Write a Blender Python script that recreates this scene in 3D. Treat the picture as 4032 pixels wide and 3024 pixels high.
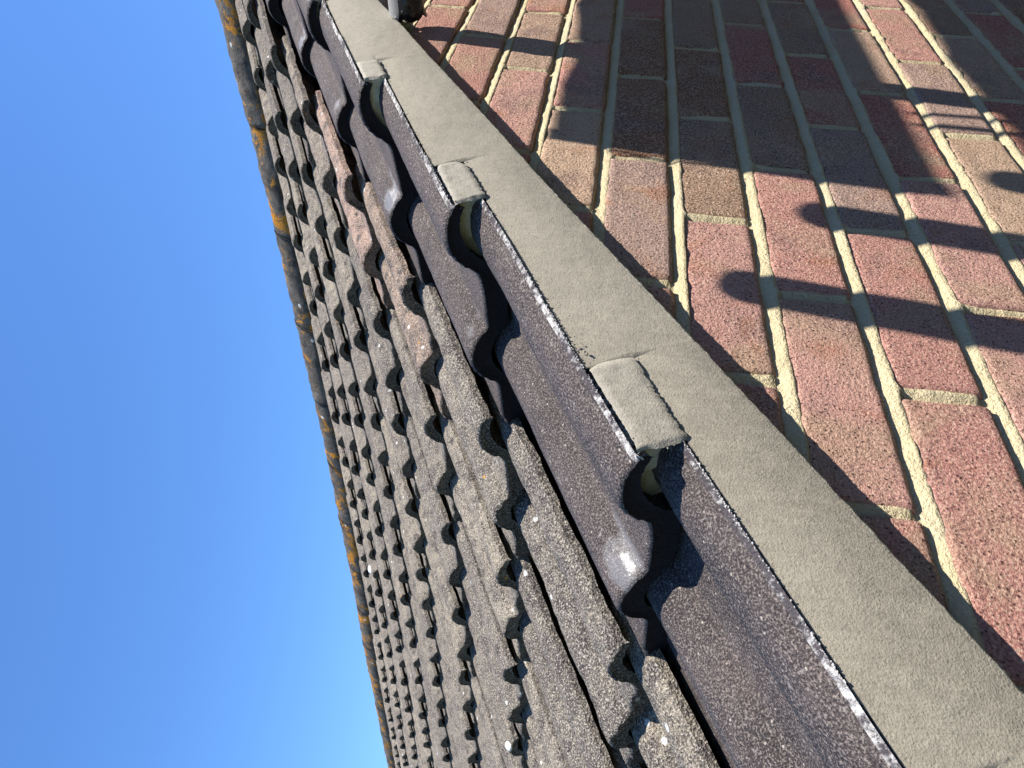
import bpy, bmesh, math, random
import numpy as np
from mathutils import Matrix, Vector

# ------------------------------------------------------------------ clear
for o in list(bpy.data.objects):
    bpy.data.objects.remove(o, do_unlink=True)
sc = bpy.context.scene
COL = sc.collection

# ------------------------------------------------------------------ camera
CAM = Vector((-1.218542, -0.384634, -0.297666))
RIGHT = Vector((0.134058, -0.012123, -0.990899))
DOWN = Vector((-0.684941, 0.721495, -0.101493))
FWD = Vector((0.716159, 0.692314, 0.088419))
cd = bpy.data.cameras.new('camera')
cd.sensor_width = 36.0
cd.lens = 2962.79 / 4032 * 36.0
cd.clip_start = 0.01
cd.clip_end = 5000
cam = bpy.data.objects.new('camera', cd)
COL.objects.link(cam)
U = -DOWN
B = -FWD
cam.matrix_world = Matrix(((RIGHT.x, U.x, B.x, CAM.x), (RIGHT.y, U.y, B.y, CAM.y),
                           (RIGHT.z, U.z, B.z, CAM.z), (0, 0, 0, 1)))
sc.camera = cam

# ------------------------------------------------------------------ light
SUN = Vector((0.21, -0.60, 1.24)).normalized()        # towards the sun
w_ = bpy.data.worlds.new('World')
sc.world = w_
w_.use_nodes = True
nt = w_.node_tree
bgn = nt.nodes['Background']
sky = nt.nodes.new('ShaderNodeTexSky')
sky.sky_type = 'NISHITA'
sky.sun_disc = False
sky.sun_elevation = math.asin(SUN.z)
sky.sun_rotation = math.atan2(SUN.x, SUN.y)
sky.air_density = 1.3
sky.dust_density = 0.0
sky.ozone_density = 10.0
tint = nt.nodes.new('ShaderNodeMix')
tint.data_type = 'RGBA'
tint.blend_type = 'MULTIPLY'
tint.inputs['Factor'].default_value = 1.0
tint.inputs[7].default_value = (0.80, 0.99, 1.20, 1)      # deep clear blue of the whole sky
nt.links.new(sky.outputs[0], tint.inputs[6])
nt.links.new(tint.outputs[2], bgn.inputs[0])
bgn.inputs[1].default_value = 0.086
sl = bpy.data.lights.new('sun', 'SUN')
sl.energy = 5.0
sl.angle = math.radians(0.45)
sl.color = (1.0, 0.955, 0.89)
so = bpy.data.objects.new('sun', sl)
so.rotation_euler = SUN.to_track_quat('Z', 'Y').to_euler()
COL.objects.link(so)
sc.view_settings.view_transform = 'Standard'
sc.view_settings.look = 'None'
sc.view_settings.exposure = 1.12
sc.view_settings.gamma = 1.0
sc.view_settings.use_curve_mapping = False

random.seed(7)
rng = np.random.default_rng(7)

# ------------------------------------------------------------------ helpers
_lat = np.random.default_rng(3).random((64, 64, 64)).astype(np.float32) * 2 - 1


def vnoise(p, scale, off=0.0):
    """smooth value noise, p (N,3) -> (-1..1)"""
    q = np.asarray(p, float) * scale + off + 1000.0
    i = np.floor(q).astype(int)
    f = q - i
    f = f * f * (3 - 2 * f)
    i0 = i & 63
    i1 = (i + 1) & 63
    r = 0
    for dx in (0, 1):
        X = (i1 if dx else i0)[:, 0]
        wx = f[:, 0] if dx else 1 - f[:, 0]
        for dy in (0, 1):
            Y = (i1 if dy else i0)[:, 1]
            wy = f[:, 1] if dy else 1 - f[:, 1]
            for dz in (0, 1):
                Z = (i1 if dz else i0)[:, 2]
                wz = f[:, 2] if dz else 1 - f[:, 2]
                r = r + _lat[X, Y, Z] * wx * wy * wz
    return r


def link(name, me, mats, parent=None, color=None, smooth=True, origin=None, kind=None, label=None):
    for m in (mats if isinstance(mats, (list, tuple)) else [mats]):
        me.materials.append(m)
    if smooth:
        me.polygons.foreach_set('use_smooth', [True] * len(me.polygons))
    o = bpy.data.objects.new(name, me)
    if origin is not None:
        o.location = origin
    if parent is not None:
        o.parent = parent
    if color is not None:
        o.color = (*color, 1.0)
    if kind:
        o['kind'] = kind
    if label:
        o['label'] = label
    COL.objects.link(o)
    return o


def mesh(name, V, F, mi=None):
    me = bpy.data.meshes.new(name)
    me.from_pydata(np.asarray(V, float).tolist(), [], [list(map(int, f)) for f in F])
    if mi is not None:
        me.polygons.foreach_set('material_index', list(mi))
    me.update()
    return me


def grid_faces(nr, nc, base=0, flip=False):
    r, c = np.meshgrid(np.arange(nr - 1), np.arange(nc - 1), indexing='ij')
    a0 = (r * nc + c).ravel() + base
    f = np.stack([a0, a0 + 1, a0 + nc + 1, a0 + nc], 1)
    return f[:, ::-1] if flip else f


def empty(name, loc, label, cat, group=None):
    o = bpy.data.objects.new(name, None)
    o.location = loc
    o.empty_display_size = 0.1
    o['label'] = label
    o['category'] = cat
    if group:
        o['group'] = group
    COL.objects.link(o)
    return o


# ---- shader helpers
class NT:
    def __init__(s, name, rough=0.9, spec=0.3):
        s.m = bpy.data.materials.new(name)
        s.m.use_nodes = True
        s.t = s.m.node_tree
        s.b = s.t.nodes['Principled BSDF']
        s.b.inputs['Roughness'].default_value = rough
        s.b.inputs['Specular IOR Level'].default_value = spec
        s.pos = s.t.nodes.new('ShaderNodeNewGeometry').outputs['Position']

    def l(s, a, b):
        s.t.links.new(a, b)

    def inp(s, sock, v):
        if isinstance(v, bpy.types.NodeSocket):
            s.l(v, sock)
        else:
            sock.default_value = v

    def noise(s, scale, detail=3, rough=0.55, dist=0.0, vec=None):
        n = s.t.nodes.new('ShaderNodeTexNoise')
        n.inputs['Scale'].default_value = scale
        n.inputs['Detail'].default_value = detail
        n.inputs['Roughness'].default_value = rough
        n.inputs['Distortion'].default_value = dist
        s.l(vec or s.pos, n.inputs['Vector'])
        return n.outputs['Fac']

    def voro(s, scale, feature='F1', out='Distance', vec=None, rnd=1.0):
        n = s.t.nodes.new('ShaderNodeTexVoronoi')
        n.feature = feature
        n.inputs['Scale'].default_value = scale
        n.inputs['Randomness'].default_value = rnd
        s.l(vec or s.pos, n.inputs['Vector'])
        return n.outputs[out]

    def ramp(s, fac, a, b, ca=0.0, cb=1.0):
        n = s.t.nodes.new('ShaderNodeMapRange')
        n.inputs['From Min'].default_value = a
        n.inputs['From Max'].default_value = b
        n.inputs['To Min'].default_value = ca
        n.inputs['To Max'].default_value = cb
        s.l(fac, n.inputs['Value'])
        return n.outputs[0]

    def mix(s, fac, a, b, mode='MIX'):
        n = s.t.nodes.new('ShaderNodeMix')
        n.data_type = 'RGBA'
        n.blend_type = mode
        s.inp(n.inputs['Factor'], fac)
        s.inp(n.inputs[6], a if not isinstance(a, tuple) else (*a, 1))
        s.inp(n.inputs[7], b if not isinstance(b, tuple) else (*b, 1))
        return n.outputs[2]

    def math(s, op, a, b=0.0):
        n = s.t.nodes.new('ShaderNodeMath')
        n.operation = op
        s.inp(n.inputs[0], a)
        s.inp(n.inputs[1], b)
        return n.outputs[0]

    def objcol(s):
        return s.t.nodes.new('ShaderNodeObjectInfo').outputs['Color']

    def objrand(s):
        return s.t.nodes.new('ShaderNodeObjectInfo').outputs['Random']

    def shifted(s, k=13.0):
        """world position pushed by the object's own random number, so pieces differ"""
        r = s.objrand()
        n = s.t.nodes.new('ShaderNodeVectorMath')
        n.operation = 'ADD'
        c = s.t.nodes.new('ShaderNodeCombineXYZ')
        s.l(s.math('MULTIPLY', r, k), c.inputs[0])
        s.l(s.math('MULTIPLY', r, k * 2.3), c.inputs[1])
        s.l(c.outputs[0], n.inputs[1])
        s.l(s.pos, n.inputs[0])
        return n.outputs[0]

    def bump(s, h, dist, strength=1.0, normal=None):
        n = s.t.nodes.new('ShaderNodeBump')
        n.inputs['Distance'].default_value = dist
        n.inputs['Strength'].default_value = strength
        s.l(h, n.inputs['Height'])
        if normal is not None:
            s.l(normal, n.inputs['Normal'])
        return n.outputs[0]

    def done(s, col, normal=None, rough=None):
        s.inp(s.b.inputs['Base Color'], col if not isinstance(col, tuple) else (*col, 1))
        if normal is not None:
            s.l(normal, s.b.inputs['Normal'])
        if rough is not None:
            s.inp(s.b.inputs['Roughness'], rough)
        return s.m


# ------------------------------------------------------------------ materials
def mat_brick():
    n = NT('sand_faced_brick', 0.93, 0.2)
    v = n.shifted()
    oc = n.objcol()
    big = n.noise(9, 3, 0.6, 0.6, v)
    c = n.mix(n.ramp(big, 0.5, 0.66, 0, .85), oc, (0.38, 0.255, 0.165))
    big2 = n.noise(14, 2, 0.5, 0.3, v)
    c = n.mix(n.ramp(big2, 0.56, 0.72, 0, 0.6), c, (0.20, 0.125, 0.112))
    big3 = n.noise(17, 2, 0.5, 0.8, n.shifted(31))
    c = n.mix(n.ramp(big3, 0.60, 0.72, 0, 0.55), c, (0.34, 0.13, 0.06))
    # sand grain, pale and dark
    g = n.noise(520, 2, 0.6)
    c = n.mix(n.ramp(g, 0.50, 0.66, 0, 0.75), c, (0.66, 0.45, 0.33))
    c = n.mix(n.ramp(g, 0.44, 0.30, 0, 0.60), c, (0.075, 0.036, 0.030))
    s = n.voro(230)
    c = n.mix(n.ramp(s, 0.22, 0.12, 0, 0.65), c, (0.065, 0.028, 0.028))
    sm = n.noise(26, 4, 0.7, 0.5)
    c = n.mix(n.ramp(sm, 0.66, 0.74, 0, 0.35), c, (0.50, 0.43, 0.32))
    fl = n.noise(95, 2, 0.5)
    c = n.mix(n.ramp(fl, 0.72, 0.8, 0, 0.5), c, (0.5, 0.46, 0.4))
    h1 = n.noise(360, 4, 0.75)
    h2 = n.noise(60, 3, 0.6)
    nb = n.bump(h2, 0.0035, 1.0)
    nb = n.bump(n.ramp(s, .05, .25), .0022, 1.0, nb)
    nb = n.bump(h1, 0.0034, 1.0, nb)
    return n.done(c, nb)


def mat_joint():
    n = NT('lime_rich_joint_mortar', 0.95, 0.15)
    a_ = n.noise(22, 3)
    c = n.mix(a_, (0.43, 0.355, 0.205), (0.56, 0.475, 0.305))
    c = n.mix(n.ramp(n.noise(7, 2), 0.55, 0.75, 0, 0.45), c, (0.52, 0.47, 0.36))
    g = n.noise(700, 2)
    c = n.mix(n.ramp(g, 0.42, 0.30, 0, 0.5), c, (0.20, 0.165, 0.10))
    nb = n.bump(n.noise(55, 3, 0.6), 0.004, 1.0)
    nb = n.bump(n.noise(380, 3, .7), 0.0030, 1.0, nb)
    return n.done(c, nb)


def mat_bedding(name, ca, cb, streak=True):
    n = NT(name, 0.82, 0.3)
    a_ = n.noise(11, 4, 0.6)
    c = n.mix(n.ramp(a_, 0.3, 0.7), ca, cb)
    sx = n.t.nodes.new('ShaderNodeSeparateXYZ')
    n.l(n.pos, sx.inputs[0])
    age = n.ramp(n.math('ADD', sx.outputs[0], n.math('MULTIPLY', n.noise(3.5, 2), .5)), -.75, .35)
    c = n.mix(age, c, tuple(x * y_ for x, y_ in zip(cb, (1.38, 1.42, 1.5))))   # drier mortar higher up
    # trowel marks run down across the strip
    mp = n.t.nodes.new('ShaderNodeMapping')
    mp.inputs['Rotation'].default_value = (0, math.radians(31), 0)
    mp.inputs['Scale'].default_value = (7, 6, 1.2)
    n.l(n.pos, mp.inputs['Vector'])
    st = n.noise(26, 4, 0.65, 0.8, mp.outputs[0])
    c = n.mix(n.ramp(st, 0.42, 0.66, 0, 0.30), c, tuple(min(1, x * 1.45) for x in cb))
    g = n.noise(800, 2)
    c = n.mix(n.ramp(g, 0.44, 0.30, 0, 0.40), c, tuple(x * 0.42 for x in ca))
    c = n.mix(n.ramp(g, 0.56, 0.72, 0, 0.30), c, tuple(min(1, x * 1.6) for x in cb))
    pit = n.voro(38)
    c = n.mix(n.ramp(pit, 0.03, 0.015, 0, 0.7), c, (0.05, 0.04, 0.03))
    nb = n.bump(st, 0.0010, 0.5)
    nb = n.bump(n.noise(18, 3), 0.004, 0.5, nb)
    nb = n.bump(n.ramp(pit, 0.0, 0.03), 0.0006, 0.6, nb)
    g2 = n.noise(330, 3, .7)
    c = n.mix(n.ramp(g2, .36, .5, .16, 0), c, tuple(x * .5 for x in ca))
    nb = n.bump(g2, 0.0005, 0.8, nb)
    nb = n.bump(g, 0.0005, 0.8, nb)
    return n.done(c, nb)


def mat_new_tile():
    n = NT('dark_new_concrete_tile', 0.75, 0.22)
    a_ = n.noise(16, 3)
    c = n.mix(n.ramp(a_, 0.35, 0.65), (0.034, 0.029, 0.028), (0.058, 0.046, 0.043))
    g = n.noise(620, 2, 0.6)
    c = n.mix(n.ramp(g, 0.50, 0.68, 0, 0.85), c, (0.215, 0.178, 0.155))
    c = n.mix(n.ramp(g, 0.45, 0.32, 0, 0.7), c, (0.010, 0.008, 0.010))
    sp = n.voro(95)
    c = n.mix(n.ramp(sp, 0.12, 0.06, 0, 0.7), c, (0.44, 0.38, 0.32))
    dn = n.noise(130, 3, .7)
    c = n.mix(n.ramp(dn, .62, .72, 0, .6), c, (0.26, 0.23, 0.21))
    d = n.noise(5.5, 3, 0.7)
    c = n.mix(n.ramp(d, 0.60, 0.74, 0, 0.20), c, (0.26, 0.24, 0.23))
    # patches at the front of the tile are smoother, shinier and paler
    at = n.t.nodes.new('ShaderNodeAttribute')
    at.attribute_name = 'gloss_patch'
    sl_ = n.ramp(n.math('MULTIPLY', at.outputs['Fac'], n.ramp(n.noise(60, 3), .3, .6, .55, 1)), .35, .75)
    c = n.mix(n.math('MULTIPLY', sl_, .5), c, (0.16, 0.155, 0.15))
    nb = n.bump(n.noise(45, 3), 0.0022, 0.5)
    bn = n.t.nodes.new('ShaderNodeBump')
    bn.inputs['Distance'].default_value = 0.0022
    n.l(n.ramp(sl_, 0, 1, .85, .25), bn.inputs['Strength'])
    n.l(g, bn.inputs['Height'])
    n.l(nb, bn.inputs['Normal'])
    n.l(n.ramp(sl_, 0, 1, .15, .55), n.b.inputs['Specular IOR Level'])
    return n.done(c, bn.outputs[0], n.ramp(sl_, 0, 1, .72, .34))


def mat_bloom():
    n = NT('lime_bloom_on_tile_edge', 0.95, 0.2)
    a_ = n.noise(160, 3, 0.65)
    a2_ = n.math('ADD', a_, n.ramp(n.noise(14, 3, .6), .35, .65, -.16, .08))
    c = n.mix(n.ramp(a2_, 0.38, 0.60), (0.055, 0.048, 0.050), (0.42, 0.40, 0.375))
    nb = n.bump(n.noise(380, 2), 0.003, 1.0)
    return n.done(c, nb)


def mat_old_tile(name='weathered_concrete_tile', k=1.0):
    n = NT(name, 0.95, 0.12)
    v = n.shifted(9)
    oc = n.mix(1.0, n.objcol(), (k, k, k), 'MULTIPLY')
    a_ = n.noise(24, 4, 0.7, 0.4, v)
    c = n.mix(n.ramp(a_, 0.36, 0.62), n.mix(1.0, oc, (0.58, 0.56, 0.56), 'MULTIPLY'),
              n.mix(1.0, oc, (1.22, 1.16, 1.04), 'MULTIPLY'))
    dv = n.noise(60, 2, .5, 0, v)
    wob = n.math('ADD', n.voro(30, vec=v), n.math('MULTIPLY', dv, .45))   # dark round blotches
    c = n.mix(n.ramp(wob, 0.58, 0.44, 0, 0.85), c, (0.062 * k, 0.052 * k, 0.050 * k))
    d = n.noise(30, 3, 0.65, 0.7, v)
    c = n.mix(n.ramp(d, 0.55, 0.66, 0, 0.6), c, (0.078 * k, 0.066 * k, 0.062 * k))
    g = n.noise(400, 2, 0.65)
    c = n.mix(n.ramp(g, 0.52, 0.68, 0, 0.75), c, (0.50 * k, 0.44 * k, 0.36 * k))
    c = n.mix(n.ramp(g, 0.47, 0.34, 0, 0.85), c, (0.030, 0.026, 0.024))
    li = n.math('ADD', n.voro(19, vec=v), n.math('MULTIPLY', dv, .08))
    c = n.mix(n.ramp(li, 0.125, 0.105, 0, 0.8), c, (0.58 * k, 0.58 * k, 0.54 * k))
    og = n.voro(13, vec=n.shifted(20))
    c = n.mix(n.ramp(og, 0.04, 0.025, 0, 0.8), c, (0.50, 0.24, 0.03))
    nb = n.bump(n.noise(70, 3, 0.65), 0.007, 0.9)
    nb = n.bump(g, 0.0044, 1.0, nb)
    return n.done(c, nb)


def mat_ridge():
    n = NT('lichened_ridge_tile', 0.95, 0.15)
    a_ = n.noise(14, 4, 0.7)
    c = n.mix(n.ramp(a_, 0.35, 0.65), (0.045, 0.040, 0.036), (0.135, 0.120, 0.100))
    og = n.noise(7.5, 5, 0.72, 0.6)
    c = n.mix(n.ramp(og, 0.535, 0.59, 0, 0.9), c, (0.40, 0.170, 0.016))
    og2 = n.noise(30, 3, 0.7)
    c = n.mix(n.ramp(og2, 0.60, 0.68, 0, 0.7), c, (0.44, 0.21, 0.03))
    wl = n.voro(9)
    c = n.mix(n.ramp(wl, 0.10, 0.08, 0, 0.8), c, (0.55, 0.56, 0.54))
    nb = n.bump(n.noise(60, 4, 0.7), 0.008, 1.0)
    nb = n.bump(n.noise(300, 2), 0.003, 1.0, nb)
    return n.done(c, nb)


def mat_plain(name, col, rough=0.9, metal=0.0, bs=80, bd=0.002, var=0.35, spec=0.3):
    n = NT(name, rough, spec)
    n.b.inputs['Metallic'].default_value = metal
    a_ = n.noise(bs * 0.3, 4, 0.65)
    c = n.mix(a_, tuple(x * (1 - var) for x in col), tuple(min(1, x * (1 + var)) for x in col))
    return n.done(c, n.bump(n.noise(bs, 3), bd, 0.8))


def mat_lower_wall():
    """brickwork beyond the bricks that are built one by one (never in the picture)"""
    n = NT('distant_brickwork', 0.93, 0.2)
    mp = n.t.nodes.new('ShaderNodeMapping')
    mp.inputs['Rotation'].default_value = (math.radians(90), 0, 0)
    n.l(n.pos, mp.inputs['Vector'])
    b = n.t.nodes.new('ShaderNodeTexBrick')
    b.inputs['Scale'].default_value = 1.0
    b.inputs['Brick Width'].default_value = 0.225
    b.inputs['Row Height'].default_value = 0.075
    b.inputs['Mortar Size'].default_value = 0.005
    b.inputs['Color1'].default_value = (0.28, 0.12, 0.09, 1)
    b.inputs['Color2'].default_value = (0.19, 0.11, 0.09, 1)
    b.inputs['Mortar'].default_value = (0.48, 0.42, 0.28, 1)
    n.l(mp.outputs[0], b.inputs['Vector'])
    g = n.noise(400, 2)
    c = n.mix(n.ramp(g, 0.45, 0.3, 0, 0.6), b.outputs['Color'], (0.06, 0.03, 0.03))
    return n.done(c, n.bump(g, 0.003))


M_BRICK = mat_brick()
M_JOINT = mat_joint()
M_BED = mat_bedding('olive_grey_verge_mortar', (0.200, 0.176, 0.134), (0.262, 0.234, 0.182))
M_PATCH = mat_bedding('pale_fresh_mortar', (0.245, 0.220, 0.170), (0.320, 0.290, 0.235))
M_LIP = mat_bedding('sunlit_cream_mortar_edge', (0.33, 0.30, 0.22), (0.45, 0.415, 0.32))  # paler copy of the verge mortar, paints in the sunlit lower lip
M_NEW = mat_new_tile()
M_BLOOM = mat_bloom()
M_NEWEND = mat_plain('shaded_dark_tile_end', (0.016, 0.013, 0.015), 0.95, bs=240, bd=.003, spec=.08)  # near-black colour paints shade onto the butt ends of the dark tiles
M_OLD = mat_old_tile()
M_OLDEND = mat_old_tile('shaded_old_tile_end', 0.62)  # darker copy of the old tile, shade painted into its butt ends
M_RIDGE = mat_ridge()
M_FELT = mat_plain('black_roofing_felt', (0.018, 0.018, 0.020))
M_RBED = mat_plain('old_ridge_bedding', (0.16, 0.125, 0.09), bs=120, bd=0.006)
M_GALV = mat_plain('galvanised_steel', (0.42, 0.43, 0.45), 0.45, 0.7, 60, 0.001, 0.3)
M_BLACK = mat_plain('black_cord_and_tube_shade', (0.010, 0.010, 0.012), 0.35, 0, 90, 0.004, 0.4, 0.5)  # black of the cord, and of the shade painted on the tube
M_WOOD = mat_plain('scaffold_board_timber', (0.36, 0.27, 0.16), 0.85)
M_LOWWALL = mat_lower_wall()
M_GROUND = mat_plain('garden_ground', (0.10, 0.12, 0.05), bs=3, bd=0.02)
M_CLAY = mat_plain('snail_shell_white', (0.75, 0.74, 0.70), 0.6, 0, 200, 0.001, 0.1)

# ------------------------------------------------------------------ roof frame
TH = math.radians(30.9)
A_ = np.array([math.cos(TH), 0, math.sin(TH)])      # up the slope
N_ = np.array([-math.sin(TH), 0, math.cos(TH)])     # out of the slope
Y0 = -0.022                                          # outer edge of the verge tiles
S3 = -0.6143
X0, GA, AS, AH, DS, DH, Q, Q2 = 0.0358, 0.3205, -0.01936, 0.01762, -0.08988, -0.01439, 0.00651, 0.0071
HB, H0, SP, W0 = 0.1713, -0.03153, 0.14395, 0.34154


def roof_pt(s, w, h):
    s = np.asarray(s, float)
    w = np.asarray(w, float)
    h = np.asarray(h, float)
    return A_ * s[..., None] + N_ * h[..., None] + np.array([0, 1, 0]) * (Y0 + w)[..., None]


def Sc(c):
    return S3 + X0 + GA * (c - 3)


def sf(S, w):
    wc = np.minimum(w, 5.0)
    return S + DS * w + Q2 * w * w * (w <= 5.0) + (Q2 * wc * wc + (w - wc) * 0.06) * (w > 5.0)


def hf(S, w):
    """height of the roll crests at the butt line of a course"""
    wc = np.minimum(w, 4.5)
    quad = Q * wc * wc + (w - wc) * 0.043
    near = 0.018 * np.exp(-np.maximum(w - 0.30, 0) / 0.20)
    return HB + H0 + AH * (S - S3) + DH * w + quad + near


PU = np.array([0, .004, .011, .019, .030, .044, .052, .058, .064, .068, .072, .076, .082, .100, .125, .146, .150, .153,
               .158, .166, .174, .181, .190, .197, .204, .211, .216, .221, .224, .228, .233, .250, .270, .286, .289,
               .300, .325])
PH = np.array([16, 19, 24, 27.4, 29, 28.5, 25.5, 22, 17.5, 13, 8, 4, 1.2, 0, 0, .6, 2.5, 7.5, 12.5, 18.5, 23, 25, 25.2, 24,
               21.5, 17, 12, 6, 2, -1, -2.2, -2, -1.5, -1, -4.5, -6, -6]) / 1000.0
STEP = 0.026
TU = [0, .012, .03, .055, .075, .33]
TT = [.0095, .0115, .0135, .0195, .0235, .0235]
TLEN = 0.385

house = empty('brick_house', (0.0, 0.0, 0.0),
              'brick house with a pitched roof of ribbed tiles and fresh mortar along its verge', 'house')


def make_tile(c, j, hires):
    """c course, j column (-1 = verge tile)"""
    verge = j < 0
    nu, ns = (76, 40) if hires else (44, 9)
    umax = 0.325
    # profile sample positions concentrate where the profile bends
    uu = np.sort(np.concatenate([PU, np.linspace(0, umax, max(4, nu - len(PU)))]))
    uu = np.unique(np.round(uu, 5))
    nu = len(uu)
    ph = np.interp(uu, PU, PH)
    # soften the polyline
    if hires:
        k = np.array([.25, .5, .25])
        ph[1:-1] = np.convolve(ph, k, 'valid')
    ss = np.concatenate([[0, .0012, .003, .006], np.linspace(.012, TLEN, ns - 4)])
    ns = len(ss)
    Sg, Ug = np.meshgrid(ss, uu, indexing='ij')
    Pg = np.broadcast_to(ph, Sg.shape)
    drop = np.interp(ss, [0, .0012, .003, .006], [.0030, .0014, .0005, 0])[:, None]
    if verge:
        S = {0: -1.59, 1: -1.27, 2: -.9461, 3: -.6143, 4: -.3079, 5: .0091, 6: .330, 7: .650, 8: .972, 9: 1.295}[c]
        He = {0: .160, 1: .1625, 2: .1713, 3: .1749, 4: .1776, 5: .170}.get(c, .168)
        rj = np.random.default_rng(c + 77)
        tilt = {2: -.108, 1: -.105}.get(c, -.098)
        W = Ug * (0.3115 / 0.289)
        dsw = 0.0
        top = He - .016 + Pg + tilt * W - Sg * (STEP / .32)
        s = S + Sg + (rj.random() - .5) * .016 * Ug / .3 + vnoise(np.stack([W.ravel(), 0 * W.ravel() + c, 0 * W.ravel()], 1), 22, c * 3.1).reshape(W.shape) * .0018
        w = W
        top = top + (rj.random() - .5) * .010 * Ug / .3 * np.clip((Ug - .08) / .1, 0, 1)
    else:
        Sb = Sc(c)
        j0 = 0.3115 + 0.2879 * j
        rj = np.random.default_rng(c * 131 + j * 17 + 5)
        W = Ug * (0.2879 / 0.289) + j0
        s = sf(Sb, W) + Sg + (rj.random() - .5) * .011 + (rj.random() - .5) * .045 * Ug
        w = W + AS * (Sb - S3) + (rj.random() - .5) * .004
        top = hf(Sb, W) - .027 + Pg - Sg * (STEP / GA) + (rj.random() - .5) * .006
        if not verge:
            edge = np.exp(-Ug / .010)
            top = top + edge * .0
    # surface unevenness
    P = roof_pt(s, w, top)
    sh = P.shape[:2]
    fl = P.reshape(-1, 3)
    if verge:
        nz = vnoise(fl, 12, 3) * .0014 + vnoise(fl, 60, 9) * .0005
        bz = vnoise(fl, 160, 1) * .0008
    else:
        nz = vnoise(fl, 22, 3) * .0020 + vnoise(fl, 75, 9) * .0014 + vnoise(fl, 170, 2) * .0006
        bz = vnoise(fl, 50, 1) * .0045 + vnoise(fl, 150, 4) * .0022
    nz = nz.reshape(sh)
    bz = bz.reshape(sh)
    ev = np.exp(-Sg / .006)
    top = top + nz - drop - ev * np.abs(bz) * .6
    s2 = s + bz * ev
    if not verge:
        # ragged outer edge of the roll that laps the neighbour
        ee = np.exp(-Ug / .004)
        w = w + ee * vnoise(fl, 90, 7).reshape(sh) * .002
    bot = top - np.interp(Ug, TU, TT) + .05 * Pg * (Ug > .1)
    wb = w + (.0045 * np.exp(-Ug / .002) if verge else 0)
    V = [roof_pt(s2, w, top).reshape(-1, 3), roof_pt(s2, wb, bot).reshape(-1, 3)]
    n0 = ns * nu
    F = [grid_faces(ns, nu, 0, True), grid_faces(ns, nu, n0)]
    mi = [np.zeros(len(F[0]), int), np.zeros(len(F[1]), int)]
    base = 2 * n0
    T = V[0].reshape(ns, nu, 3)
    Bm = V[1].reshape(ns, nu, 3)
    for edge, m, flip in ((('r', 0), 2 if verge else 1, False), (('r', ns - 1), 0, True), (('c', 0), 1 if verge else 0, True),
                          (('c', nu - 1), 0, False)):
        t = T[edge[1]] if edge[0] == 'r' else T[:, edge[1]]
        b = Bm[edge[1]] if edge[0] == 'r' else Bm[:, edge[1]]
        k = 9 if edge == ('c', 0) else 5
        rows = np.stack([t + (b - t) * q for q in np.linspace(0, 1, k)])
        if edge == ('r', 0):     # butt face, a little uneven
            f2 = rows[1:-1].reshape(-1, 3)
            rows[1:-1] += (A_ * (vnoise(f2, 120, 2) * .0012 + .0012)[:, None]).reshape(rows[1:-1].shape)
        if edge == ('c', 0) and verge:     # side of the verge tile runs in under its arris
            ins = np.clip(np.linspace(0, 1, k) * .0095 / .0022, 0, 1) * .0045
            rows[:, :, 1] += (ins - np.linspace(0, 1, k) * .0045)[:, None]
        nn = rows.shape[1]
        V.append(rows.reshape(-1, 3))
        ff = grid_faces(k, nn, base, flip)
        F.append(ff)
        mi.append(np.full(len(ff), m))
        base += k * nn
    V = np.concatenate(V)
    F = np.concatenate(F)
    mi = np.concatenate(mi)
    if verge:   # first millimetres of the top belong to the pale edge
        fcol = np.arange(len(grid_faces(ns, nu))) % (nu - 1)
        mi[:len(fcol)][fcol < int(np.searchsorted(uu, .0010))] = 1
    org = V[0].copy()
    me = mesh('roof_tile', V - org, F, mi)
    if verge:
        at = me.attributes.new('gloss_patch', 'FLOAT', 'POINT')
        sv_ = np.zeros(len(V))
        sv_[:ns * nu] = (np.exp(-((Sg - .020) / .028) ** 2) * np.exp(-((Ug - .160) / .016) ** 2)
                         + .75 * np.exp(-((Sg - .05) / .05) ** 2) * np.exp(-((Ug - .142) / .006) ** 2)
                         + .6 * np.exp(-((Sg - .012) / .02) ** 2) * np.exp(-((Ug - .230) / .010) ** 2)).ravel() * (.55 + .6 * rj.random())
        at.data.foreach_set('value', sv_.tolist())
    return me, org


# roofing felt under the tiles: the part the tiles belong to
sv = np.linspace(-1.75, 1.80, 30)
wv = np.concatenate([[0.03], np.linspace(.1, 7.6, 60)])
SG, WG = np.meshgrid(sv, wv, indexing='ij')
hfl = np.where(WG < .35, .085, hf(0 * SG + SG, np.maximum(WG, .35)) - .085)
Pt = roof_pt(SG + DS * WG * 0, WG, hfl).reshape(-1, 3)
roof = link('roof', mesh('roof', Pt, grid_faces(30, len(wv), 0, True)), M_FELT, house)

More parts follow.
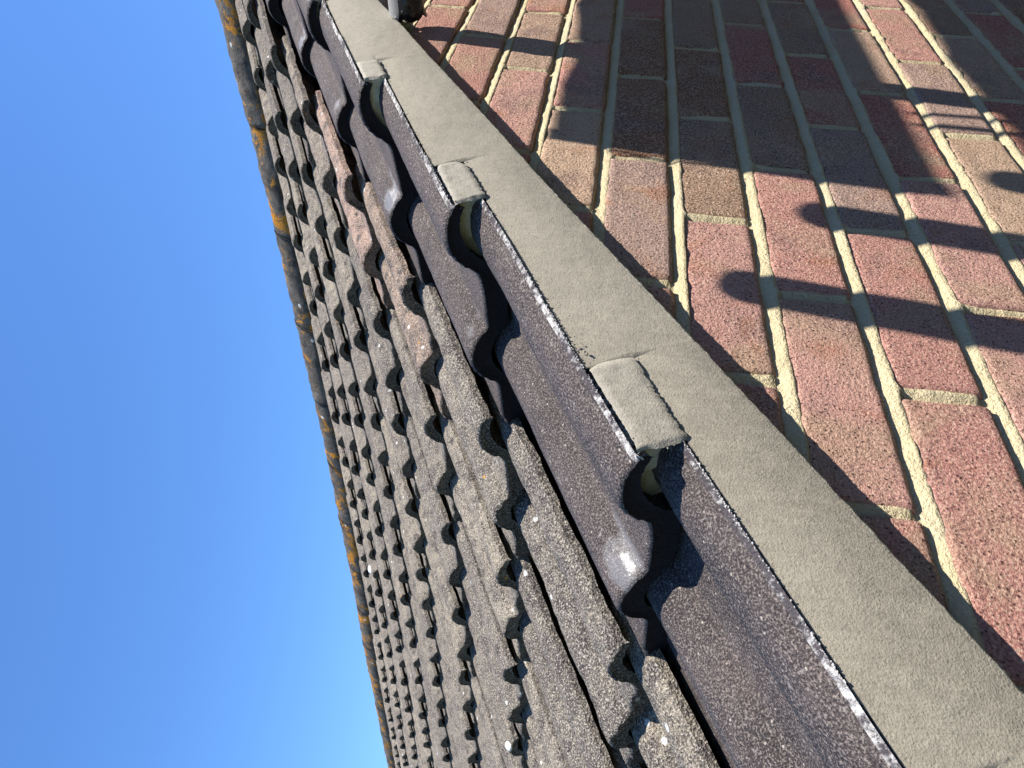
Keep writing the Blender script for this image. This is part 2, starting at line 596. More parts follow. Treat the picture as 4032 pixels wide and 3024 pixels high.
old_cols = [(0.185, 0.167, 0.143), (0.160, 0.145, 0.128), (0.205, 0.184, 0.155), (0.168, 0.151, 0.135), (0.140, 0.128, 0.116)]
for c in range(0, 10):
    me, org = make_tile(c, -1, c <= 6)
    link('roof_tile', me, [M_NEW, M_BLOOM, M_NEWEND], roof, origin=org)
for c in range(0, 10):
    for j in range(0, 24):
        hi = (c <= 3 and j <= 3) or (c <= 6 and j <= 2) or (c in (4, 5) and j <= 4)
        me, org = make_tile(c, j, hi)
        col = old_cols[(c * 7 + j * 3 + (c * j) % 4) % 5]
        k = 0.92 + 0.16 * random.random()
        lab = None
        if j == 0 and c in (4, 5, 6):
            col, k = [(0.245, 0.185, 0.152), (0.300, 0.212, 0.178), (0.20, 0.172, 0.148)][c - 4], 1
            if c < 6:
                lab = 'pinkish old roof tile beside the new dark tiles'
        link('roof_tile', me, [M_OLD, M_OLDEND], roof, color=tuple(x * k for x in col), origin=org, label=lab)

# ------------------------------------------------------------------ ridge
def ridge_frame(w):
    S = Sc(10)
    cr = hf(S, w)
    s_e = sf(S, w) - .030
    R = .112
    s_r = s_e + R * math.cos(TH)
    h_r = cr + .026 - R
    return roof_pt(s_r, w, h_r), R


def ridge_piece(w0, w1, idx):
    nw, na = 30, 30
    V = []
    for layer in (0, 1):
        for i in range(nw):
            w = w0 + (w1 - w0) * i / (nw - 1)
            p, R = ridge_frame(np.float64(w))
            R = R - .014 * layer + .0015 * math.sin(idx * 2.1)
            for k in range(na):
                an = math.pi * k / (na - 1)
                V.append(p + np.array([-math.cos(an) * R, 0, math.sin(an) * R]))
    V = np.array(V)
    V += (vnoise(V, 16, 5) * .0034 + vnoise(V, 60, 8) * .0030)[:, None] * np.array([-.4, 0, .9])
    n0 = nw * na
    F = list(grid_faces(nw, na, 0, False)) + list(grid_faces(nw, na, n0, True))
    for i in range(nw - 1):
        for k in (0, na - 1):
            a0 = i * na + k
            F.append([a0, a0 + na, a0 + na + n0, a0 + n0])
    for i in (0, nw - 1):
        for k in range(na - 1):
            a0 = i * na + k
            F.append([a0, a0 + 1, a0 + 1 + n0, a0 + n0])
    org = V[0].copy()
    return mesh('ridge_tile', V - org, F), org


wr = -0.02
i = 0
while wr < 7.4:
    me, org = ridge_piece(wr, wr + .446, i)
    link('ridge_tile', me, M_RIDGE, roof, origin=org)
    wr += .452
    i += 1
# bedding under the ridge
V, F = [], []
ws = np.linspace(.0, 7.4, 400)
prof_b = [(-.104, -.05), (-.106, -.012), (-.100, .006), (-.06, .045), (.06, .045), (.100, .006), (.106, -.02), (.104, -.06)]
for w in ws:
    p, R = ridge_frame(np.float64(w))
    for (x, z) in prof_b:
        V.append(p + np.array([x, 0, z]))
V = np.array(V)
V += vnoise(V, 45, 2)[:, None] * np.array([-.004, 0, .003])
link('ridge_bedding', mesh('ridge_bedding', V, grid_faces(len(ws), len(prof_b), 0, False)), M_RBED, roof)

# far slope, simple deck of the same old tiles in one rippled sheet
pr, R = ridge_frame(np.float64(3.5))
nx, ny = 90, 400
yy = np.linspace(Y0, 7.5, ny)
V = []
for i_ in range(nx):
    q = i_ / (nx - 1) * 3.1
    frac = (q / .3205) % 1.0
    for y in yy:
        p, R = ridge_frame(np.float64(y - Y0))
        rr = math.cos((y - W0) / SP * 2 * math.pi)
        V.append((p[0] + .06 + q * math.cos(TH), y, p[2] + .03 - q * math.sin(TH) + .011 * max(rr, -.2) - .024 * (1 - frac)))
link('rear_slope', mesh('rear_slope', V, grid_faces(nx, ny, 0, True)), M_OLD, house, color=(.2, .18, .155))

# ------------------------------------------------------------------ gable wall
# joint mortar sheet behind the bricks, dense where the picture shows it
CH, BL = 0.075, 0.225


def wall_top(x):
    """z of the cut brickwork under the verge at wall coordinate x"""
    return (x * math.sin(TH) + .105) / math.cos(TH)


nxg, nzg = 640, 520
xg = np.linspace(-1.30, .42, nxg)
zg = np.linspace(-1.12, .30, nzg)
XG, ZG = np.meshgrid(xg, zg, indexing='ij')
P = np.stack([XG.ravel(), 0 * XG.ravel(), ZG.ravel()], 1)
zz = (-P[:, 2] / CH) % 1.0                              # 0 = bed joint centre
jd = np.minimum(zz, 1 - zz) * CH
inbed = jd < .0085
tt = np.where(zz < .5, zz, zz - 1) * CH / .0055          # +1 below the joint centre
row = np.floor(-P[:, 2] / CH).astype(int)
px = ((P[:, 0] / .1125) - (row % 2)) % 2.0
pd = np.minimum(px, 2 - px) * .1125
struck = np.where(inbed, .0030 - .0031 * np.clip(tt, -1, 1), np.where(px * .1125 % .225 < .112, .0018, .0042))
y = struck + vnoise(P, 18, 1) * .0011 + vnoise(P, 70, 2) * .0009 + vnoise(P, 240, 5) * .0005
blob = np.clip(vnoise(P, 34, 7) - .55, 0, 1) * .004 * (np.minimum(jd, pd) < .008)     # smears pushed out of the joint
y = y - blob
mj = np.clip((np.minimum(jd, pd) - .006) / .006, 0, 1)
y = y + .006 * mj * mj * (3 - 2 * mj)
P[:, 1] = y
keep = P[:, 2] < wall_top(P[:, 0]) + .02
F = grid_faces(nxg, nzg, 0, False)
F = F[keep[F].all(1)]
used = np.unique(F)
mp_ = -np.ones(len(P), int)
mp_[used] = np.arange(len(used))
wall = link('gable_wall', mesh('gable_wall', P[used], mp_[F]), M_JOINT, house)

BC = {'R': (0.435, 0.208, 0.168), 'R2': (0.480, 0.255, 0.208), 'R3': (0.375, 0.138, 0.104), 'P': (0.340, 0.232, 0.188),
      'B': (0.400, 0.272, 0.190), 'D': (0.245, 0.122, 0.062), 'T': (0.470, 0.325, 0.218), 'G': (0.290, 0.188, 0.122)}
# rows between bed joint k and k+1, bricks listed by their upper (far) perp number
TAB = {0: {0: 'R', 2: 'R2', -2: 'R'}, 1: {1: 'P', -1: 'R', 3: 'R'}, 2: {2: 'R', 0: 'B', -2: 'R2', -4: 'R'},
       3: {1: 'B', -1: 'R', -3: 'T', -5: 'R'}, 4: {2: 'R3', 0: 'D', -2: 'D', -4: 'P', -6: 'R'},
       5: {1: 'G', -1: 'D', -3: 'G', -5: 'R2', -7: 'R'}, 6: {2: 'G', 0: 'R3', -2: 'G', -4: 'R', -6: 'R2', -8: 'R'},
       7: {1: 'G', -1: 'R3', -3: 'P', -5: 'R', -7: 'R', 3: 'R3'}, 8: {2: 'R3', 0: 'B', -2: 'R3', -4: 'R2', -6: 'R2', -8: 'R'},
       9: {3: 'R2', 1: 'R', -1: 'P', -3: 'T', -5: 'R2'}, 10: {2: 'G', 0: 'B', -2: 'R3', -4: 'R'},
       11: {1: 'R3', -1: 'R3', 3: 'P'}, 12: {0: 'R3', 2: 'D'}}


def brick_mesh(cx, cz, rj, clip):
    L, H, D = .2130 + (rj.random() - .5) * .004, .0640 + (rj.random() - .5) * .0025, .10
    nx_, nz_ = 44, 16
    tx = np.linspace(-1, 1, nx_)
    tz = np.linspace(-1, 1, nz_)
    # squeeze samples towards the arrises
    tx = np.sign(tx) * (1 - (1 - np.abs(tx)) ** 1.6)
    tz = np.sign(tz) * (1 - (1 - np.abs(tz)) ** 1.6)
    XX, ZZ = np.meshgrid(tx * L / 2, tz * H / 2, indexing='ij')
    V = np.stack([XX.ravel() + cx, np.zeros(XX.size), ZZ.ravel() + cz], 1)
    ex = np.clip(1 - (L / 2 - np.abs(XX.ravel())) / .0035, 0, 1)
    ez = np.clip(1 - (H / 2 - np.abs(ZZ.ravel())) / .0035, 0, 1)
    rd = np.sqrt(np.clip(ex ** 2 + ez ** 2, 0, 1.6))
    off = rj.random() * 50
    proud = (rj.random() - .5) * .0016
    V[:, 1] = proud + rd ** 2 * .0030 + vnoise(V, 25, off) * .0006 + vnoise(V, 90, off) * .0004
    # ragged arrises, a few chipped corners
    chip = np.clip(vnoise(V, 55, off + 9) - .35, 0, 1) * .006 * np.clip(rd, 0, 1)
    V[:, 1] += chip
    V[:, 0] += np.sign(XX.ravel()) * ex * (vnoise(V, 70, off + 3) * .0011)
    V[:, 2] += np.sign(ZZ.ravel()) * ez * (vnoise(V, 55, off + 5) * .0011)
    # slightly out of true
    sl = (rj.random() - .5) * .010
    V[:, 2] += (V[:, 0] - cx) * sl
    F = [list(f) for f in grid_faces(nx_, nz_, 0, False)]
    ring = [k_ * nz_ for k_ in range(nx_)] + [(nx_ - 1) * nz_ + k_ for k_ in range(1, nz_)] + \
           [k_ * nz_ + nz_ - 1 for k_ in range(nx_ - 2, -1, -1)] + [k_ for k_ in range(nz_ - 2, 0, -1)]
    b0 = len(V)
    back = V[ring].copy()
    back2 = V[ring].copy()
    back2[:, 1] = D
    V = np.concatenate([V, back, back2])
    m = len(ring)
    for k_ in range(m):
        k2 = (k_ + 1) % m
        F.append([b0 + k2, b0 + k_, b0 + m + k_, b0 + m + k2])
    F.append([b0 + m + k_ for k_ in range(m)])
    me = bpy.data.meshes.new('brick')
    me.from_pydata(V.tolist(), [], [list(map(int, f)) for f in F])
    if clip:
        bm = bmesh.new()
        bm.from_mesh(me)
        r = bmesh.ops.bisect_plane(bm, geom=bm.verts[:] + bm.edges[:] + bm.faces[:],
                                   plane_co=Vector(N_) * .108, plane_no=Vector(N_), clear_outer=True)
        if len(bm.verts) == 0:
            bm.free()
            return None
        bm.to_mesh(me)
        bm.free()
    return me


def nrm_mesh_origin(me):
    o = Vector((0, 0, 0))
    for v in me.vertices:
        o += v.co
    o /= max(1, len(me.vertices))
    me.transform(Matrix.Translation(-o))
    return o


for k in range(-4, 15):
    cz = -(k + .5) * CH
    par = k % 2
    for jj in range(-13, 7):
        if (jj % 2) != par:
            continue
        cx = (jj - 1) * .1125
        d_lo = (cx - .11) * N_[0] + (cz - .033) * N_[2]
        d_hi = min((cx + s1 * .11) * N_[0] + (cz + s2 * .033) * N_[2] for s1 in (-1, 1) for s2 in (-1, 1))
        if d_hi > .104:
            continue
        hi_all = max((cx + s1 * .11) * N_[0] + (cz + s2 * .033) * N_[2] for s1 in (-1, 1) for s2 in (-1, 1))
        rj = np.random.default_rng((k + 40) * 97 + jj + 50)
        me = brick_mesh(cx + (rj.random() - .5) * .003, cz + (rj.random() - .5) * .0012, rj, hi_all > .104)
        if me is None or len(me.vertices) < 4:
            continue
        o = nrm_mesh_origin(me)
        code = TAB.get(k, {}).get(jj, ['R', 'R2', 'P', 'B', 'R', 'R3', 'T'][rj.integers(0, 7)])
        col = np.array(BC[code]) * (0.95 + .1 * rj.random())
        link('brick', me, M_BRICK, wall, color=tuple(col), origin=o)

# brickwork out of the picture: rest of the gable down to the ground
bm = bmesh.new()
xr = float(ridge_frame(np.float64(0))[0][0])
zr = float(ridge_frame(np.float64(0))[0][2])


def quad(bm, pts):
    bm.faces.new([bm.verts.new(p) for p in pts])


zb = -1.06
xl, xrg, xfar = -1.4, .50, 2 * xr + 1.6
GZ = -5.2
quad(bm, [(xl, .006, GZ), (xfar, .006, GZ), (xfar, .006, zb), (xl, .006, zb)])
quad(bm, [(xrg, .006, zb), (xr, .006, zb), (xr, .006, wall_top(xr)), (xrg, .006, wall_top(xrg))])
quad(bm, [(xr, .006, zb), (xfar, .006, zb), (xfar, .006, wall_top(xr) - (xfar - xr) * math.tan(TH)),
          (xr, .006, wall_top(xr))])
# eaves wall facing the low side
quad(bm, [(xl, .006, GZ), (xl, .006, wall_top(xl)), (xl, 7.6, wall_top(xl)), (xl, 7.6, GZ)])
me = bpy.data.meshes.new('lower_wall')
bm.to_mesh(me)
bm.free()
link('lower_wall', me, M_LOWWALL, house, smooth=False)

# ------------------------------------------------------------------ verge mortar
VS = {0: -1.59, 1: -1.27, 2: -.9461, 3: -.6143, 4: -.3079, 5: .0091, 6: .330, 7: .650, 8: .972, 9: 1.295, 10: 1.64}
VH = {0: .160, 1: .1625, 2: .1713, 3: .1749, 4: .1776, 5: .170, 6: .168, 7: .168, 8: .168, 9: .168}


def edge_h(s, cc):
    return VH[cc] - (s - VS[cc]) * (STEP / .32)


def course_at(s):
    cc = 0
    for c_ in range(0, 10):
        if s >= VS[c_]:
            cc = c_
    return cc


PL = {1: .10, 2: .088, 3: .080, 4: .062, 5: .075, 6: .08, 7: .07, 8: .08, 9: .08}
ns_, nv_ = 1500, 34
sS = np.linspace(-1.60, 1.62, ns_)
topH = np.zeros(ns_)
for i_, s in enumerate(sS):
    cc = course_at(s)
    if cc > 0 and s < VS[cc] + PL[cc]:
        topH[i_] = edge_h(s, cc - 1) - .0035
    else:
        topH[i_] = edge_h(s, cc) - .0026
lowH = .0745 + np.interp(sS, [-1.2, -1.0, -.6, .1], [-.0045, -.004, .0015, .001])
pp_ = np.stack([sS, 0 * sS, 0 * sS], 1)
lowH = lowH + vnoise(pp_, 5, 2) * .0010 + vnoise(pp_, 60, 2) * .0003 + vnoise(pp_, 260, 4) * .0003
vv = np.linspace(0, 1, nv_) ** 1.0
V = np.zeros((ns_, nv_ + 3, 3))
ybot = -.0208
for a in range(nv_):
    v = vv[a]
    h = lowH + (topH - lowH) * v
    yb = ybot * (1 - v) + (Y0 + .0020) * v - .0022 * math.sin(math.pi * v)
    if a == 0:
        yb += .0010
    V[:, a + 3] = roof_pt(sS, np.full(ns_, yb - Y0), h)
# underside lip back to the wall
V[:, 2] = roof_pt(sS, np.full(ns_, ybot + .0025 - Y0), lowH - .0012)
V[:, 1] = roof_pt(sS, np.full(ns_, ybot + .010 - Y0), lowH - .0005)
V[:, 0] = roof_pt(sS, np.full(ns_, .004 - Y0), lowH + .001)
sh = V.shape
fl = V.reshape(-1, 3)
nz = vnoise(fl, 7, 3) * .0007 + vnoise(fl, 38, 6) * .00022 + vnoise(fl, 130, 8) * .00014
fl[:, 1] += nz
V = fl.reshape(sh)
# ragged bright lower lip
lipn = np.abs(vnoise(pp_, 180, 3)) * .0007 + np.abs(vnoise(pp_, 420, 3)) * .0005
V[:, 3, 1] -= lipn
V[:, 2, 1] -= lipn
Fm = grid_faces(ns_, nv_ + 3, 0, True)
colr = np.arange(len(Fm)) % (nv_ + 2)
mi = np.where(colr <= 3, 1, 0)
verge = link('verge_mortar', mesh('verge_mortar', V.reshape(-1, 3), Fm, mi), [M_BED, M_LIP], roof)


def verge_under(u):
    p = np.interp(u, PU, PH)
    return p


# mortar fills between each tile and the one it laps
for c in range(1, 10):
    pl = PL[c]
    npx, nw_, nh_ = 60, 26, 12
    s0 = VS[c] + .002
    sg = np.linspace(s0, s0 + pl, npx)
    wg = np.linspace(0.0, .078, nw_)
    tilt = {2: -.108, 1: -.105}.get(c, -.098)
    tl = {2: -.108, 1: -.105}.get(c - 1, -.098)

    def up(s, w):       # underside of the upper tile
        p = verge_under(w * .289 / .3115)
        t = VH[c] - .016 + p + tilt * w - (s - VS[c]) * (STEP / .32)
        return np.where(w < .0035, VH[c] - (s - VS[c]) * (STEP / .32) - .0028, t - np.interp(w * .289 / .3115, TU, TT) + .003)

    def lo(s, w):       # top of the lower tile
        p = verge_under(w * .289 / .3115)
        return VH[c - 1] - .016 + p + tl * w - (s - VS[c - 1]) * (STEP / .32) - .0035

    V = []
    # outer face: rows in h, columns in s
    O = np.zeros((nh_, npx, 3))
    for a in range(nh_):
        q = a / (nh_ - 1)
        h = lo(sg, 0 * sg) * (1 - q) + up(sg, 0 * sg) * q
        jag = np.abs(vnoise(np.stack([sg, 0 * sg, 0 * sg], 1), 130, c * 3.3)) + .7 * np.abs(vnoise(np.stack([sg, 0 * sg, 0 * sg], 1), 420, c))
        h = h + (1 - q) ** 3 * (.0022 * jag - .0012) - q ** 6 * .0009 * jag
        rnd_ = np.clip(1 - (s0 + pl - sg) / (.016 if c == 3 else .006), 0, 1) ** 2
        h = h * (1 - rnd_ * .75) + rnd_ * .75 * (lo(sg, 0 * sg) * .35 + up(sg, 0 * sg) * .65)
        inset = .0012 * (2 * q - 1) ** 10 + .0035 * np.clip(1 - (s0 + pl - sg) / .010, 0, 1) ** 2
        inset = inset + .002 * np.clip(1 - (sg - s0) / .004, 0, 1)
        O[a] = roof_pt(sg, -.0022 + inset, h)
    f_ = O.reshape(-1, 3)
    f_[:, 1] += vnoise(f_, 30, 1) * .0007 + vnoise(f_, 160, 3) * .0003
    ragged = np.exp(-(f_ @ A_ - s0) / .004)
    f_ += A_ * (ragged * (vnoise(f_, 170, 5) * .003 + .001))[:, None]
    # front end: rows in h, columns in w, closes the hollow under the roll
    E_ = np.zeros((nh_, nw_, 3))
    rec = {1: .006, 2: .012, 3: .010, 4: .003, 5: .006}.get(c, .004)
    for a in range(nh_):
        q = a / (nh_ - 1)
        h = lo(s0, wg) * (1 - q) + up(s0, wg) * q
        se = s0 + rec * np.clip(wg / .010, 0, 1) + .004 * np.clip((wg - .035) / .02, 0, 1)
        E_[a] = roof_pt(se, -.0022 + wg * (1), h)
    E_[:, 0] = O[:, 0]
    g_ = E_[:, 1:].reshape(-1, 3)
    g_ += A_ * (vnoise(g_, 90, 5) * .0025)[:, None]
    E_[:, 1:] = g_.reshape(E_[:, 1:].shape)
    Vp = np.concatenate([O.reshape(-1, 3), E_.reshape(-1, 3)])
    Fp = np.concatenate([grid_faces(nh_, npx, 0, False), grid_faces(nh_, nw_, nh_ * npx, True)])
    # back of the outer face
    org = Vp[0].copy()
    link('mortar_fill', mesh('mortar_fill', Vp - org, Fp), M_PATCH, roof, origin=org,
         label='pale troweled mortar pad under the lap of a verge tile' if c in (2, 3, 4) else None)

# crumbs of mortar squeezed out along the pads and lip
def crumb_cloud(name, pts, rmin, rmax, mat, parent, seed, kind='stuff'):
    rj = np.random.default_rng(seed)
    base = np.array([(1, 0, 0), (-1, 0, 0), (0, 1, 0), (0, -1, 0), (0, 0, 1), (0, 0, -1)], float)
    bf = [(0, 2, 4), (2, 1, 4), (1, 3, 4), (3, 0, 4), (2, 0, 5), (1, 2, 5), (3, 1, 5), (0, 3, 5)]
    V, F = [], []
    for p in pts:
        r = rmin + (rmax - rmin) * rj.random() ** 2
        b = base * r * (0.6 + .8 * rj.random((6, 1))) * np.array([1, .7, 1]) + p
        F += [(f0 + len(V) * 1, f1 + len(V), f2 + len(V)) for f0, f1, f2 in bf]
        V += b.tolist()
    return link(name, mesh(name, V, F), mat, parent, kind=kind, smooth=False)


pts = []
for c in range(1, 7):
    pl = PL[c]
    n_ = 8
    for q in range(n_):
        s = VS[c] + .002 + pl * random.random()
        side = random.random()
        if side < .65:
            h = edge_h(s, c - 1) - .003 + random.gauss(0, .0014)
        elif side < .85:
            h = edge_h(s, c) - .004 + random.gauss(0, .0008)
        else:
            s = VS[c] + .002 + random.gauss(0, .0015)
            h = edge_h(s, c - 1) + random.random() * .016
        pts.append(roof_pt(s, -.0022 + random.random() * .0012, h))
for q in range(14):
    s = -.84 + random.gauss(0, .012)
    pts.append(roof_pt(s, -.001, edge_h(s, 2) - .004 + random.gauss(0, .002)))
crumb_cloud('mortar_crumb', pts, .0004, .0015, M_BED, roof, 4)

# lime bloom standing on the arris of the dark tiles
pts = []
for s in np.arange(-1.58, .7, .00085):
    cc = course_at(s)
    amp = .08 + .95 * max(0, float(vnoise(np.array([[s, 0, 0]]), 11, 3)[0] + .6 * vnoise(np.array([[s, 0, 0]]), 40, 3)[0]) + .25)
    if random.random() < amp:
        pts.append(roof_pt(s + random.gauss(0, .0004), random.random() * .0014 - .0002,
                           edge_h(s, cc) - .0010 + random.random() * .0010))
crumb_cloud('lime_bloom', pts, .0005, .0012, mat_plain('lime_white', (.40, .38, .36), bs=400), roof, 6)

# ------------------------------------------------------------------ small things lying on the roof
def pebble(name, s, w, h, r, mat, label, cat, sq=(1, 1, .5), group=None):
    bm_ = bmesh.new()
    bmesh.ops.create_icosphere(bm_, subdivisions=2, radius=r)
    for v in bm_.verts:
        k_ = 1 + .22 * float(vnoise(np.array([list(v.co)]), 1.2 / r, s * 7)[0])
        v.co = Vector((v.co.x * sq[0], v.co.y * sq[1], v.co.z * sq[2])) * k_
    me_ = bpy.data.meshes.new(name)
    bm_.to_mesh(me_)
    bm_.free()
    o_ = link(name, me_, mat, origin=roof_pt(np.float64(s), np.float64(w), np.float64(h)))
    o_.rotation_euler = (0, -TH, random.random())
    o_['label'] = label
    o_['category'] = cat
    if group:
        o_['group'] = group
    return o_


# ------------------------------------------------------------------ scaffold
Lw = -np.array(SUN)


def tube(name, p0, p1, r, mat, label, capped=False, part=None):
    p0, p1 = Vector(p0), Vector(p1)
    t = empty(name, p0, label, 'scaffold tube', 'scaffold tubes pointing at the wall')
    ax = (p1 - p0)
    L = ax.length
    ax.normalize()
    q = ax.to_track_quat('Z', 'Y').to_matrix()
    n1 = 28
    V, F = [], []
    for (z, rr) in ((0.002, r), (L - .002, r), (L, r - .0015), (L, r - .004), (0, r - .004), (0, r - .0015)):
        for k_ in range(n1):
            an = 2 * math.pi * k_ / n1
            V.append(tuple(q @ Vector((rr * math.cos(an), rr * math.sin(an), z))))
    for ring in range(6):
        r2 = (ring + 1) % 6
        for k_ in range(n1):
            k2 = (k_ + 1) % n1
            F.append([ring * n1 + k_, ring * n1 + k2, r2 * n1 + k2, r2 * n1 + k_])
    link('tube_body', mesh('tube_body', V, F), mat, t)
    return t, q, ax


def caster(xw, zw, zt):
    """where along the sun ray through wall point (xw, zw) the height zt is reached"""
    t = (zt - zw) / (-Lw[2])
    return (xw - Lw[0] * t, -Lw[1] * t, zt)


# tube whose end shows at the top of the picture
T0 = (-.112, -.021, -.001)
t, q, ax = tube('scaffold_tube', T0, (T0[0], -1.4, T0[2] + .012), .0242, M_GALV,
                'short galvanised scaffold tube end with its shaded side painted as a black shell beside the top of the verge')
# black shell that paints in the shaded side of the tube
V, F = [], []
n1, n2 = 40, 14
for a in range(n2):
    for k_ in range(n1):
        an = 2 * math.pi * k_ / n1
        zed = -.004 + .20 * a / (n2 - 1)
        if a == 0:
            zed += .008 * abs(math.sin(an * 5.3)) * abs(math.cos(an * 2.1))
        rr = .0268 + .0013 * math.sin(an * 7 + a) + .0016 * math.sin(a * 2.3 + an * 3) + .0010 * math.sin(an * 13 + a * 1.7)
        V.append(tuple(q @ Vector((rr * math.cos(an), rr * math.sin(an), zed))))
F = []
for a in range(n2 - 1):
    for k_ in range(n1):
        k2 = (k_ + 1) % n1
        c0 = Vector(V[a * n1 + k_])
        # leave the sunlit quarter of the steel bare
        if Vector((c0.x, 0, c0.z)).normalized().dot(Vector((-.25, 0, .97))) > .42 + .12 * math.sin(a * 1.7):
            continue
        F.append([a * n1 + k_, a * n1 + k2, (a + 1) * n1 + k2, (a + 1) * n1 + k_])
F.append([k_ for k_ in range(n1 - 1, -1, -1)])
link('tube_shade_shell', mesh('tube_shade_shell', V, F), M_BLACK, t)

for (xw, zw, zt, lab) in ((-.670, -.428, .27, 'galvanised scaffold tube casting the round-ended shadow nearest the verge mortar'),
                          (-.540, -.512, .27, 'galvanised scaffold tube casting the middle round-ended shadow on the bricks'),
                          (-.442, -.718, .27, 'galvanised scaffold tube casting the round-ended shadow at the right edge of the wall')):
    p = caster(xw, zw, zt)
    tube('scaffold_tube', p, (p[0], p[1] - 1.3, p[2]), .0242, M_GALV, lab)
# transom under the boards
p = caster(-.212, -.58, .38)
tube('scaffold_tube', p, (p[0], p[1] - 1.1, p[2]), .0200, M_GALV,
     'galvanised scaffold tube carrying the boards whose shadows it joins on the wall')


def board(name, x0, x1, y0, y1, z, thick, label):
    t_ = empty(name, ((x0 + x1) / 2, (y0 + y1) / 2, z), label, 'scaffold board', 'scaffold boards over the wall')
    ox, oy = (x0 + x1) / 2, (y0 + y1) / 2
    nx_ = 50
    V, F = [], []
    for i_ in range(nx_):
        x = x0 + (x1 - x0) * i_ / (nx_ - 1) - ox
        e = .0025 * math.sin(i_ * .9) + .0015 * math.sin(i_ * 2.3)
        for (yy_, zz_) in ((y0 - oy, 0), (y1 - oy + e, 0), (y1 - oy + e, thick), (y0 - oy, thick)):
            V.append((x, yy_, zz_))
    for i_ in range(nx_ - 1):
        for k_ in range(4):
            k2 = (k_ + 1) % 4
            F.append([i_ * 4 + k_, (i_ + 1) * 4 + k_, (i_ + 1) * 4 + k2, i_ * 4 + k2])
    F.append([0, 1, 2, 3])
    F.append([(nx_ - 1) * 4 + k_ for k_ in (3, 2, 1, 0)])
    link('plank', mesh('plank', V, F), M_WOOD, t_, smooth=False)
    # hoop iron band round the end
    V = []
    for x in (x0 - ox - .001, x0 - ox + .025):
        for (yy_, zz_) in ((y0 - oy - .003, -.001), (y1 - oy + .004, -.001), (y1 - oy + .004, thick + .001), (y0 - oy - .003, thick + .001)):
            V.append((x, yy_, zz_))
    F = [[k_, (k_ + 1) % 4, 4 + (k_ + 1) % 4, 4 + k_] for k_ in range(4)]
    link('end_band', mesh('end_band', V, F), M_GALV, t_, smooth=False)
    return t_


zB = .41
ya = -caster(-.4, -.243, zB + .03)[1]
yb_ = -caster(-.4, -.650, zB)[1]
yc = -caster(-.4, -.757, zB + .03)[1]
xa = caster(-.417, -.243, zB)[0]
board('scaffold_board', xa, 2.2, -yb_, -ya, zB, .030, 'timber scaffold board nearest the wall casting the broad square-ended shadow')
board('scaffold_board', xa - .06, 2.2, -yc - .225, -yc, zB, .030, 'timber scaffold board further out casting the dark shadow along the right edge')

# cord lying past the board end: the thin shadow line
def cord(name, pts, r, mat, label, cat):
    V, F = [], []
    n1 = 8
    P_ = [Vector(p) for p in pts]
    for i_, p in enumerate(P_):
        d = (P_[min(i_ + 1, len(P_) - 1)] - P_[max(i_ - 1, 0)]).normalized()
        q_ = d.to_track_quat('Z', 'Y').to_matrix()
        for k_ in range(n1):
            an = 2 * math.pi * k_ / n1
            V.append(tuple(p + q_ @ Vector((r * math.cos(an), r * math.sin(an), 0)) - P_[0]))
    for i_ in range(len(P_) - 1):
        for k_ in range(n1):
            k2 = (k_ + 1) % n1
            F.append([i_ * n1 + k_, i_ * n1 + k2, (i_ + 1) * n1 + k2, (i_ + 1) * n1 + k_])
    o_ = link(name, mesh(name, V, F), mat, origin=P_[0])
    o_['label'] = label
    o_['category'] = cat
    return o_


cord('cord', [caster(x, z, zB + .01) for x, z in ((-.437, -.30), (-.449, -.36), (-.458, -.44), (-.471, -.52), (-.478, -.59), (-.476, -.64))],
     .0026, M_BLACK, 'black cord hanging past the board end and casting the thin line of shadow', 'cord')
cord('steel_rod', [caster(x, z, zB - .02) for x, z in ((-.285, -.66), (-.291, -.80))],
     .005, M_GALV, 'thin steel rod between the boards casting the upper of two fine shadows', 'rod')
cord('steel_rod', [caster(x, z, zB - .02) for x, z in ((-.318, -.66), (-.324, -.80))],
     .006, M_GALV, 'thin steel rod between the boards casting the lower of two fine shadows', 'rod')

# ------------------------------------------------------------------ unseen house, added to block sky and ground light on the gable
nb = empty('added_blocker_house', (1.0, -3.2, GZ), 'unseen brick house added to block sky and ground light on this gable', 'house')


def nb_part(name, quads, mat):
    bm_ = bmesh.new()
    for q_ in quads:
        quad(bm_, [(x - 1.0, y + 3.2, z - GZ) for x, y, z in q_])
    me_ = bpy.data.meshes.new(name)
    bm_.to_mesh(me_)
    bm_.free()
    link(name, me_, mat, nb, smooth=False)


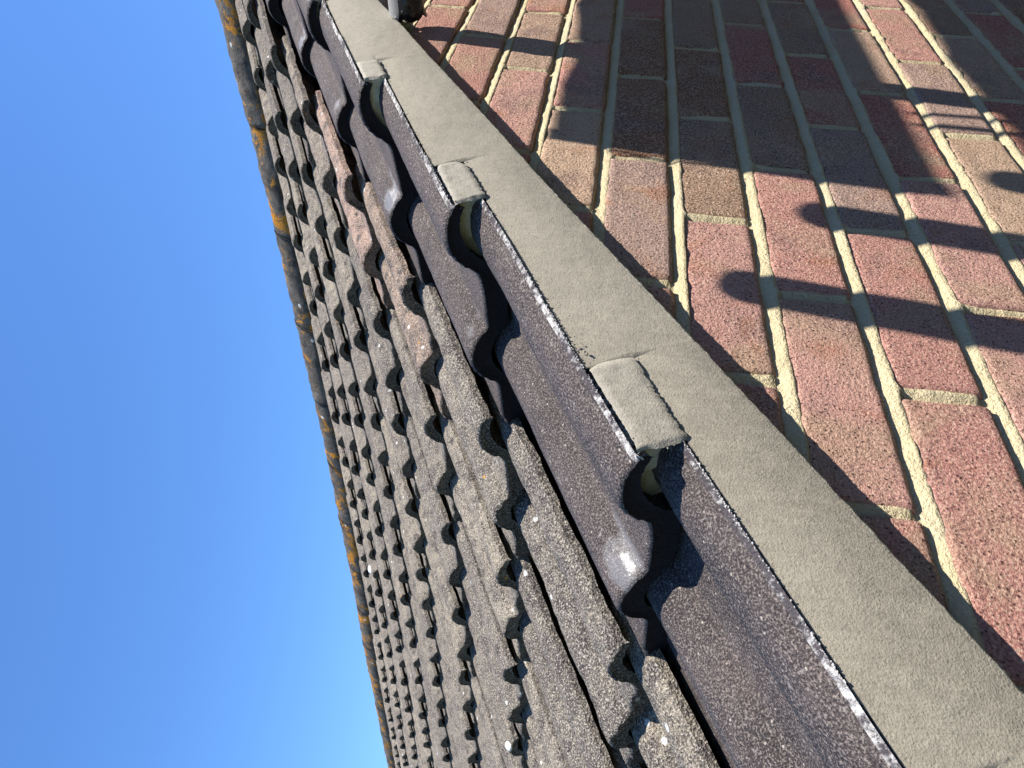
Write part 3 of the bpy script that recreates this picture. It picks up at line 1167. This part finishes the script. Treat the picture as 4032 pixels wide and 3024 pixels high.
x0n, x1n, xm, ez, rz = -4.2, 6.4, 1.1, -.6, 2.4
nb_part('wall', [[(x0n, -3.2, GZ), (x1n, -3.2, GZ), (x1n, -3.2, ez), (x0n, -3.2, ez)],
                 [(x0n, -3.2, ez), (x1n, -3.2, ez), (xm, -3.2, rz)],
                 [(x0n, -3.2, GZ), (x0n, -3.2, ez), (x0n, -10, ez), (x0n, -10, GZ)],
                 [(x1n, -3.2, GZ), (x1n, -10, GZ), (x1n, -10, ez), (x1n, -3.2, ez)]], M_LOWWALL)
nb_part('roof', [[(x0n - .2, -3.1, ez - .08), (xm, -3.1, rz + .04), (xm, -10, rz + .04), (x0n - .2, -10, ez - .08)],
                 [(xm, -3.1, rz + .04), (x1n + .2, -3.1, ez - .08), (x1n + .2, -10, ez - .08), (xm, -10, rz + .04)]],
        mat_plain('plain_grey_roof', (.15, .14, .13), bs=6, bd=.02))

# ------------------------------------------------------------------ small pale things on the tiles and wall
def on_roll(c, k, up):
    w = W0 + SP * k
    return float(sf(Sc(c), np.float64(w))) + up, w, float(hf(Sc(c), np.float64(w))) - up * STEP / GA


s_, w_k, h_ = on_roll(8, 17, .055)
pebble('white_stone', s_, w_k, h_ + .003, .020, M_CLAY, 'elongated white stone lying high on the old tiles near the ridge', 'stone', (1.5, .9, .45))
s_, w_k, h_ = on_roll(3, 6, .008)
pebble('white_stone', s_, w_k - .01, h_ - .002, .009, M_CLAY, 'white pebble at the edge of an old tile, low on the picture', 'stone', (1.4, 1, .6))
s_, w_k, h_ = on_roll(4, 1, .06)
pebble('grit_crumb', -.872, .048, .168, .0028, M_PATCH, 'tiny cream crumb of mortar lying on the dark verge tile', 'crumb', (1, 1, .8))
blob_ = pebble('mortar_blob', 0, 0, 0, .0095, M_PATCH, 'small pale mortar blob on the bricks under the scaffold tube end', 'mortar blob', (1, .8, 1))
blob_.location = (-.104, -.004, .004)

# ------------------------------------------------------------------ ground
V = [(-400, -400, GZ), (400, -400, GZ), (400, 400, GZ), (-400, 400, GZ)]
g = link('ground', mesh('ground', V, [[0, 1, 2, 3]]), M_GROUND, smooth=False, kind='structure')
